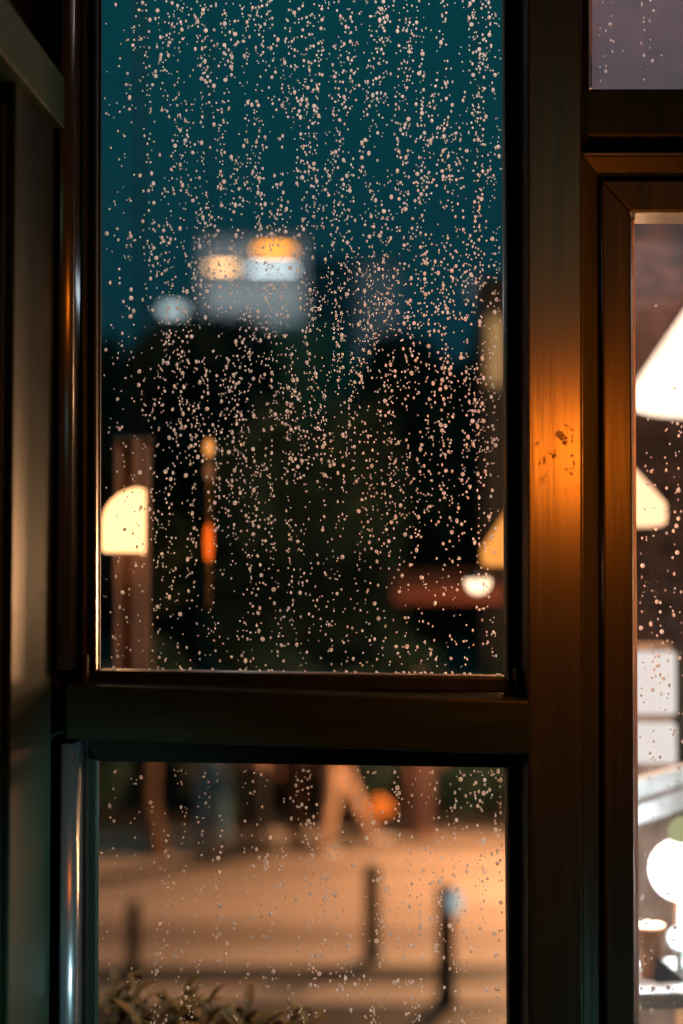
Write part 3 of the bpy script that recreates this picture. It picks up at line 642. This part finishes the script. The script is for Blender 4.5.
# cafe table and things seen through the sash
tb = thing('cafe_table', 'white cafe table at the bottom right corner', 'table', (0.87, 2.60, 1.5))
ht = P(660, 984, 2.55).z - 1.5
bm = B(); box(bm, (0, 0, ht - 0.015), (0.80, 0.20, 0.03)); obj('table_top', bm, m_white, tb, bevel=0.004)
for sx in (-0.36, 0.36):
    for sy in (-0.05, 0.05): obj('leg', tube(B(), [(sx, sy, 0), (sx, sy, ht - 0.03)], 0.012, 8), m_white, tb)
zt_ = 1.5 + ht
def glow_globe(px, py, d, r, col, s, label, power=0):
    c = P(px, py, d); t_ = thing('table_lamp', label, 'lamp', (c.x, d, zt_))
    zc = c.z - zt_
    obj('lamp_globe', lathe(B(), [(0.0005, zc - r)] + [(r * math.sin(PI * i / 12), zc - r * math.cos(PI * i / 12)) for i in range(1, 12)] + [(0.0005, zc + r)], seg=24), emit('white_globe_glow', col, s), t_, True)
    obj('stem', tube(B(), [(0, 0, 0.005), (0, 0, zc - r * 0.95)], 0.005, 8), m_white, t_)
    obj('foot', lathe(B(), [(0.0005, 0), (0.03, 0), (0.03, 0.006), (0.0005, 0.01)]), m_white, t_, True)
    if power: light('table_lamp_bulb', (c.x - r * 1.3, d - r, c.z), (0.75, 0.9, 1.0), power, 0.03)
    return t_
glow_globe(680, 870, 2.68, 0.058, (1, 0.97, 0.95), 4.0, 'large white globe table lamp on the cafe table', 9)
glow_globe(679, 938, 2.60, 0.022, (0.85, 0.95, 1), 2.2, 'small bluish-white globe lamp low on the cafe table')
glow_globe(684, 832, 2.68, 0.030, (0.55, 0.55, 0.28), 0.8, 'dim olive-green globe lamp just above the large white one')
po = thing('terracotta_pot', 'small orange terracotta pot beside the large white lamp', 'pot', (P(650, 925, 2.60).x, 2.60, zt_))
obj('pot_body', lathe(B(), [(0.0005, 0), (0.018, 0), (0.024, 0.075), (0.028, 0.077), (0.028, 0.092), (0.024, 0.092), (0.022, 0.08), (0.0005, 0.078)]), pbr('terracotta', (0.75, 0.36, 0.18), 0.7), po, True)
mc = thing('menu_card', 'dark folded menu card standing on the cafe table', 'card', (P(670, 960, 2.56).x, 2.56, zt_))
bm = B(); hexa(bm, [Vector((-0.024, 0, 0)), Vector((0.03, 0, 0)), Vector((-0.022, 0.002, 0.042))], [Vector((-0.024, 0.03, 0)), Vector((0.03, 0.03, 0)), Vector((-0.022, 0.006, 0.042))]); obj('card', bm, pbr('dark_card', (0.01, 0.02, 0.022), 0.6), mc)
# white sloping handrail close outside the sash
hr = thing('handrail', 'white double handrail sloping up to the right outside the sash', 'railing', (0, 2.9, 0))
def bar(bm, q, Y, th):
    fr = [P(x, y, Y) for x, y in q]; fr = [Vector((p.x, 0, p.z)) for p in fr]; return hexa(bm, fr, [p + Vector((0, th, 0)) for p in fr])
obj('upper_rail', bar(B(), [(560, 803), (800, 731), (800, 750), (560, 823)], 2.9, 0.035), m_white, hr, bevel=0.005)
obj('lower_rail', bar(B(), [(560, 828), (800, 754), (800, 775), (560, 849)], 2.9, 0.03), m_white, hr, bevel=0.005)
for px in (570, 790):
    p = P(px, 800, 2.9); bm = B(); box(bm, (p.x, 0.055, (1.5 + p.z) / 2), (0.03, 0.03, p.z - 1.5)); obj('post', bm, m_white, hr)
# lit light box with two panels
lb = thing('light_box', 'white light box of two stacked glowing panels beside the sash stile', 'light box', (P(650, 700, 3.3).x, 3.3, 1.5))
k3 = 3.3 / F
for (ya, yb, s) in ((652, 713, 1.0), (723, 762, 1.0)):
    a = P(0, ya, 3.3).z - 1.5; b_ = P(0, yb, 3.3).z - 1.5; bm = B(); box(bm, (0, 0, (a + b_) / 2), (48 * k3, 0.05, a - b_)); obj('glow_panel', bm, emit('panel_glow', (0.95, 0.84, 0.80), s), lb, bevel=0.004)
a = P(0, 645, 3.3).z - 1.5
bm = B(); box(bm, (0, 0.04, a / 2), (50 * k3, 0.05, a)); obj('case', bm, pbr('beige_case', (0.6, 0.42, 0.32), 0.6), lb)

# ================================================================== RAIN
def drop_geo(rings, seg):
    vs = []; fs = []
    for i in range(rings):
        a = PI / 2 * i / rings
        for k in range(seg):
            b_ = 2 * PI * k / seg; zz = math.sin(b_); sag = 1.0 + (0.16 if zz < 0 else 0.0)
            vs.append((math.cos(a) * math.cos(b_) * (1 - 0.10 * max(0, zz)), math.sin(a) * 0.72, math.cos(a) * zz * sag))
    top = len(vs); vs.append((0, 0.72, -0.05))
    for i in range(rings - 1):
        for k in range(seg): fs.append((i * seg + k, i * seg + (k + 1) % seg, (i + 1) * seg + (k + 1) % seg, (i + 1) * seg + k))
    for k in range(seg): fs.append(((rings - 1) * seg + k, (rings - 1) * seg + (k + 1) % seg, top))
    nb = len(vs)
    for k in range(seg): v = vs[k]; vs.append((v[0], 0, v[2]))
    fs.append(tuple(range(nb + seg - 1, nb - 1, -1)))
    return vs, fs
rr = random.Random(77)
def dens_upper(x, y):
    n_ = noise.noise(Vector((x / 11.0, y / 95.0, 3.1))) + 0.6 * noise.noise(Vector((x / 5.0, y / 40.0, 9.1))) + 0.35 * noise.noise(Vector((x / 45, y / 60, 1.7)))
    f = min(1, max(0.05, 0.55 + 1.15 * n_))
    if x < 150: f *= 0.10 + 0.55 * max(0, (x - 108) / 42) + (0.15 if y > 560 else 0)
    if y > 430: f *= 1 - 0.62 * min(1, (y - 430) / 170)
    if y < 230 and x < 200: f *= 0.75
    return f
def dens_lower(x, y):
    n_ = noise.noise(Vector((x / 9.0, y / 120.0, 23.1))) + 0.5 * noise.noise(Vector((x / 5.0, y / 50.0, 19.1)))
    f = min(1, max(0.02, 0.16 + 1.35 * n_))
    if x < 150: f *= 0.22
    if x > 300: f = min(1, f * 1.2 + 0.06)
    return f
def dens_sash(x, y):
    n_ = noise.noise(Vector((x / 5.0, y / 120.0, 43.1)))
    f = min(1, max(0.0, 0.22 + 1.6 * n_))
    if y < 420: f *= 0.05
    return f
def dens_top(x, y): return 0.35 if (598 < x < 614 or 640 < x < 655) else 0.03
drops = []
def scatter(n, x0, x1, y0, y1, fn, pane, rmin, rsc, rmax):
    c_ = 0; tries = 0
    while c_ < n and tries < n * 60:
        tries += 1; x = rr.uniform(x0, x1); y = rr.uniform(y0, y1)
        if rr.random() > fn(x, y): continue
        r = min(rmax, rmin + rr.expovariate(1 / rsc)); drops.append((r, x, y, pane)); c_ += 1
scatter(8000, 103, 501, -30, 668, dens_upper, 'upper', 0.60, 0.35, 2.0)
scatter(1500, 101, 505, 770, 1040, dens_lower, 'lower', 0.66, 0.38, 2.2)
scatter(340, 640, 700, 225, 1040, dens_sash, 'sash', 0.7, 0.45, 2.1)
scatter(34, 596, 700, -10, 84, dens_top, 'transom', 0.6, 0.4, 1.7)
for k in range(60): drops.append((rr.uniform(0.8, 1.9), rr.uniform(102, 503), 0, 'rim'))
# keep drops from overlapping one another
drops.sort(reverse=True); grid = {}; keep = []
for r, x, y, pane in drops:
    if pane == 'rim': y = 670 + (x - 100) * 0.0165 - r - 0.4; pane = 'upper'
    ok = True; gx, gy = int(x // 5), int(y // 5)
    for i in (-1, 0, 1):
        for j in (-1, 0, 1):
            for q in grid.get((gx + i, gy + j), ()):
                if (q[0] - x) ** 2 + (q[1] - y) ** 2 < ((q[2] + r) * 0.95) ** 2: ok = False
    if ok: grid.setdefault((gx, gy), []).append((x, y, r)); keep.append((r, x, y, pane))
YG = 2.0042; kp = YG / F
base = []
for v_ in range(3):
    vs, fs = drop_geo(5, 14); sx = (1.0, 0.88, 1.1)[v_]; sz = (1.0, 1.2, 1.05)[v_]
    me = D.meshes.new('raindrop'); me.from_pydata([(a * sx, b_, c_ * sz) for a, b_, c_ in vs], [], fs); me.materials.append(m_water)
    for p in me.polygons: p.use_smooth = True
    base.append(me)
LAB = {'upper': ('larger clear raindrop on the tall upper pane', 'larger raindrops on the tall upper pane'),
       'lower': ('larger clear raindrop on the lower pane', 'larger raindrops on the lower pane'),
       'sash': ('larger clear raindrop on the right-hand sash pane', 'larger raindrops on the sash pane'),
       'transom': ('larger clear raindrop on the top right transom pane', 'larger raindrops on the transom pane')}
inframe = [q for q in keep if 0 < q[2] < 1024 and q[1] < 683]
big = set(inframe[:300])
for q in inframe[:300]:
    r, x, y, pane = q; o = D.objects.new('raindrop', base[rr.randrange(3)]); p = P(x, y, YG); o.location = p; o.scale = (r * kp,) * 3
    COL.objects.link(o); tag(o, LAB[pane][0], 'raindrop', LAB[pane][1])
vs0, fs0 = drop_geo(3, 10); VV = []; FF = []
for q in keep:
    if q in big: continue
    r, x, y, pane = q; p = P(x, y, YG); nb = len(VV); sx = r * kp * rr.uniform(0.82, 1.1); sz = r * kp * rr.uniform(0.9, 1.35); sy = r * kp
    VV += [(p.x + a * sx, p.y + b_ * sy, p.z + c_ * sz) for a, b_, c_ in vs0]; FF += [tuple(i + nb for i in f) for f in fs0]
me = D.meshes.new('small_raindrops'); me.from_pydata(VV, [], FF); me.materials.append(m_water)
for p in me.polygons: p.use_smooth = True
o = D.objects.new('small_raindrops', me); COL.objects.link(o)
tag(o, 'thousands of tiny raindrops beading on the window panes', 'raindrops', kind='stuff')
print('drops', len(keep))
